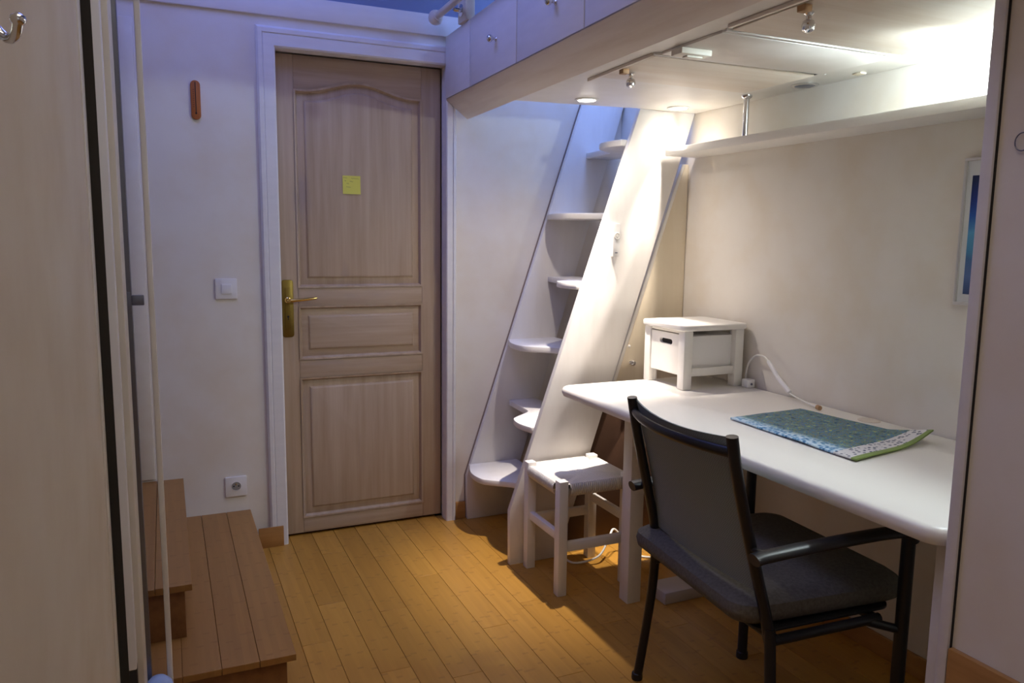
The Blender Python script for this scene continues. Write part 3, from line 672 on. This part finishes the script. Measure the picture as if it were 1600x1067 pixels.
def bow(t, d): return d*(1-(2*t-1)**2)
P = [L2W(-.254-bow(k/12, .045), .2225*(1-2*k/12), .846) for k in range(13)]
B().tube(P, .009, 10, .0125).build('top_bar', BLACK, ch, 0, smooth=True)
rows_f, rows_b = [], []
Zs = [.868, .80, .72, .64, .56, .505]
for z in Zs:
    t = (.885-z)/(.885-.46); xb = -.262+.104*t+.012*math.sin(PI*t)
    hw = .2225+.012*t-.010
    dep = .030*(1-.6*t)
    rows_f.append([L2W(xb+.006-bow(k/14, dep), hw*(1-2*k/14), z+(.012*((2*k/14-1)**2) if z > .86 else 0)) for k in range(15)])
    rows_b.append([L2W(xb+.001-bow(k/14, dep), hw*(1-2*k/14), z+(.012*((2*k/14-1)**2) if z > .86 else 0)) for k in range(15)])
mb = B()
mb.loft([rf+list(reversed(rb)) for rf, rb in zip(rows_f, rows_b)])
mb.build('mesh_back', MESHF, ch, 0, smooth=True)
# seat shell and cushion
def pillow(x0, x1, y0, y1, z0, z1, name, m, r=.05, sag=.01):
    b = B(); rg = []
    for u, ins in ((0, .045), (.08, .02), (.25, .004), (.5, .0), (.75, .004), (.92, .022), (1, .05)):
        z = z0+(z1-z0)*u
        rg.append([L2W(p[0], p[1], z+(.008*math.sin(p[1]*11+p[0]*5) if u > 0 else 0)) for p in srect(x0+ins, x1-ins, y0+ins, y1-ins, max(r-ins*.5, .01), 6)])
    b.loft(rg, cap=False)
    # domed top cap
    top = rg[-1]; c = Vector((0, 0, 0))
    for p in top: c += Vector(p)
    c /= len(top); cur = top; rr = [top]
    for f_ in (.8, .55, .3, .1):
        rr.append([tuple(c+(Vector(p)-c)*f_ + Vector((0, 0, .012*(1-f_)))) for p in top])
    b2 = len(b.v); b.loft(rr, cap=False); k_ = len(top); b.f.append(tuple(range(len(b.v)-k_, len(b.v)))); b.f.append(tuple(reversed(range(k_))))
    return b.build(name, m, ch, 0, smooth=True)
pillow(-.215, .300, -.232, .300, .418, .492, 'seat_cushion', CUSH, .06)
B().prism([L2W(p[0], p[1], 0)[:2] for p in srect(-.165, .24, -.235, .235, .04, 5)], 'z', .410, .4175).build('seat_shell', BLACKP, ch, .002)
for s_ in (1, -1):
    B().lathe(L2W(-.172, s_*.296, 0), (0, 0, 1), [(.016, 0), (.017, .004), (.016, .02), (.0137, .022)], 12).build('foot_cap', BLACKP, ch, 0, smooth=True)
    B().lathe(L2W(.205, s_*.292, 0), (0, 0, 1), [(.018, 0), (.019, .004), (.018, .02), (.0155, .022)], 12).build('foot_cap', BLACKP, ch, 0, smooth=True)
# ================================================================== WALL THINGS
# switch
sw = thing('light_switch', (.221, WY, 1.055), 'square white light switch left of the door', 'switch')
B().prism(srect(.180, .262, 1.056, 1.138, .004, 3), 'y', WY-.009, WY-.0002).build('plate', PLASTIC, sw, .002)
B().prism(srect(.2025, .2415, 1.0775, 1.1165, .002, 2), 'y', WY-.0125, WY-.009).build('rocker', PLASTIC, sw, .0012)
ou = thing('wall_socket', (.231, WY, .235), 'square white power socket above the wooden step', 'socket')
pb = B().prism(srect(.189, .273, .236, .320, .004, 3), 'y', WY-.009, WY-.0002).build('plate', PLASTIC, ou, .002)
B().lathe((.231, WY-.009, .280), (0, -1, 0), [(.0205, 0), (.0205, .0015), (.0185, .002), (.0182, -.0003)], 28).build('rim', PLASTIC, ou, 0, smooth=True)
B().lathe((.231, WY-.009, .280), (0, -1, 0), [(.0183, 0), (.0183, .0006)], 28).build('recess', mat('socket_recess', (.32, .30, .28), .5), ou)
for dx, dz in ((-.0095, 0), (.0095, 0)): B().lathe((.231+dx, WY-.0096, .280+dz), (0, -1, 0), [(.003, 0), (.003, .0006)], 10).build('hole', DARK, ou)
B().lathe((.231, WY-.0096, .290), (0, -1, 0), [(.0026, 0), (.0026, .008), (.001, .009)], 10).build('earth_pin', BRASSL, ou, 0, smooth=True)
# thermometer
th = thing('wall_thermometer', (.1365, WY, 1.748), 'slim brown wooden thermometer on the wall', 'thermometer')
B().prism(srect(.119, .154, 1.749, 1.895, .0174, 8), 'y', WY-.010, WY-.0002).build('body', THWOOD, th, .002)
B().tube([(.1365, WY-.011, 1.772), (.1365, WY-.011, 1.888)], .0014, 8).build('tube', DARK, th)
B().lathe((.1365, WY-.0098, 1.772), (0, -1, 0), [(.0035, 0), (.003, .002), (.001, .003)], 12).build('bulb', DARK, th, 0, smooth=True)
for k in range(9): B().box(.1265, .1315, WY-.0106, WY-.0099, 1.795+.008*k, 1.7962+.008*k).build('scale_mark', DARK, th)
# note on the door
nt = thing('sticky_note', (.745, DY-.001, 1.49), 'yellow sticky note with faint handwriting on the door', 'note')
b = B(); ny = 8
for lay in (0, .0006):
    for j in range(ny+1):
        t = j/ny
        for xx in (.7075, .7835): b.v.append((xx, DY-.0005-lay-.003*(1-t)**2, 1.490+.077*t))
for j in range(ny):
    a = 2*j; k = 2*(ny+1)
    b.f += [(a, a+2, a+3, a+1), (k+a, k+a+1, k+a+3, k+a+2), (a, k+a, k+a+2, a+2), (a+1, a+3, k+a+3, k+a+1)]
b.f += [(0, 1, 2*(ny+1)+1, 2*(ny+1)), (2*ny, 4*ny+2, 4*ny+3, 2*ny+1)]
b.build('paper', NOTE, nt)
hw = B()
for zl, xa, xb in ((1.5585, .711, .727), (1.5565, .744, .776), (1.546, .716, .722), (1.544, .738, .752), (1.535, .724, .734), (1.520, .722, .742)):
    N = 10; P = []
    t = (zl-1.49)/.077
    for k in range(N+1): P.append((xa+(xb-xa)*k/N, DY-.0014-.003*(1-t)**2, zl-.0015*(k/N)+.0016*math.sin(k*2.4+zl*900)))
    hw.tube(P, .0005, 4)
hw.build('handwriting', INK, nt)
# picture on the desk wall
pic = thing('framed_picture', (RX-.01, 1.34, 1.14), 'thin framed blue seascape print on the desk wall', 'picture')
y0, y1, z0, z1 = 1.20, 1.488, 1.141, 1.545
b = B(); t_ = .008
b.box(RX-.014, RX-.0005, y0, y1, z0, z0+t_); b.box(RX-.014, RX-.0005, y0, y1, z1-t_, z1); b.box(RX-.014, RX-.0005, y0, y0+t_, z0+t_, z1-t_); b.box(RX-.014, RX-.0005, y1-t_, y1, z0+t_, z1-t_)
b.build('frame', mat('frame_silver', (.62, .60, .58), .35, .4), pic, .001)
B().box(RX-.008, RX-.001, y0+t_, y1-t_, z0+t_, z1-t_).build('mount', mat('mount_card', (.74, .74, .74), .6), pic)
B().box(RX-.009, RX-.008, y0+.03, y1-.024, 1.172, 1.497).build('print', PRINT, pic, uvf=lambda co: ((co.y-1.2)/.288, (co.z-1.172)/.325))
# hook on the left wall
hk = thing('robe_hook', (-.13, .815, 1.47), 'small chrome double robe hook on the left wall', 'hook')
B().prism(srect(.800, .828, 1.470, 1.530, .010, 4), 'x', -.1302, -.126).build('plate', CHROME, hk, .0012)
B().tube(cat_rom([(-.127, .814, 1.512), (-.119, .814, 1.517), (-.113, .813, 1.526)]), [.0035]*16+[.0045], 10).build('upper_prong', CHROME, hk, 0, smooth=True)
B().tube(cat_rom([(-.127, .814, 1.492), (-.119, .811, 1.482), (-.112, .804, 1.477), (-.106, .794, 1.480), (-.103, .788, 1.488)]), .0042, 10).build('lower_prong', CHROME, hk, 0, smooth=True)
B().lathe((-.103, .788, 1.490), (0, 0, 1), [(.001, -.006), (.0055, -.003), (.0065, 0), (.0055, .003), (.001, .006)], 12).build('prong_tip', CHROME, hk, 0, smooth=True)
tag(B().tube([(1.3675, .897+.0135*math.cos(a*PI/12), 1.489+.0155*math.sin(a*PI/12)) for a in range(25)], .0012, 6).build('cord_loop', STEEL, None, 0, smooth=True), 'thin dark loop of cord hanging on the return wall', 'cord')
# floor things
tag(B().tube(cat_rom([(1.44, 2.752, .05), (1.45, 2.70, .012), (1.47, 2.63, .006), (1.56, 2.60, .03), (1.63, 2.64, .075), (1.68, 2.68, .10), (1.715, 2.67, .06), (1.72, 2.64, .006), (1.74, 2.60, .005), (1.80, 2.55, .005)]), .0045, 8).build('floor_cable', CABLE, None, 0, smooth=True), 'loose white cable looping on the floor behind the stool', 'cable')
tag(B().prism([(1.60, 2.19), (1.86, 2.19), (1.86, 2.30), (1.60, 2.30)], 'z', 0, .045).build('floor_board', GREYBOARD, None, .004), 'low grey board lying on the floor behind the desk leg', 'board')
bb = thing('rubber_ball', (-.055, 2.0, 0), 'small pale blue rounded object beside the lowest step', 'ball')
B().lathe((-.058, 1.965, .205), (0, 0, 1), [(.001, -.035), (.018, -.030), (.031, -.016), (.035, 0), (.031, .016), (.018, .030), (.001, .035)], 20).build('ball_body', PALEBLUE, bb, 0, smooth=True)
B().lathe((-.058, 1.965, 0), (0, 0, 1), [(.02, 0), (.02, .01), (.006, .02), (.006, .172)], 14).build('stem', STEEL, bb, 0, smooth=True)
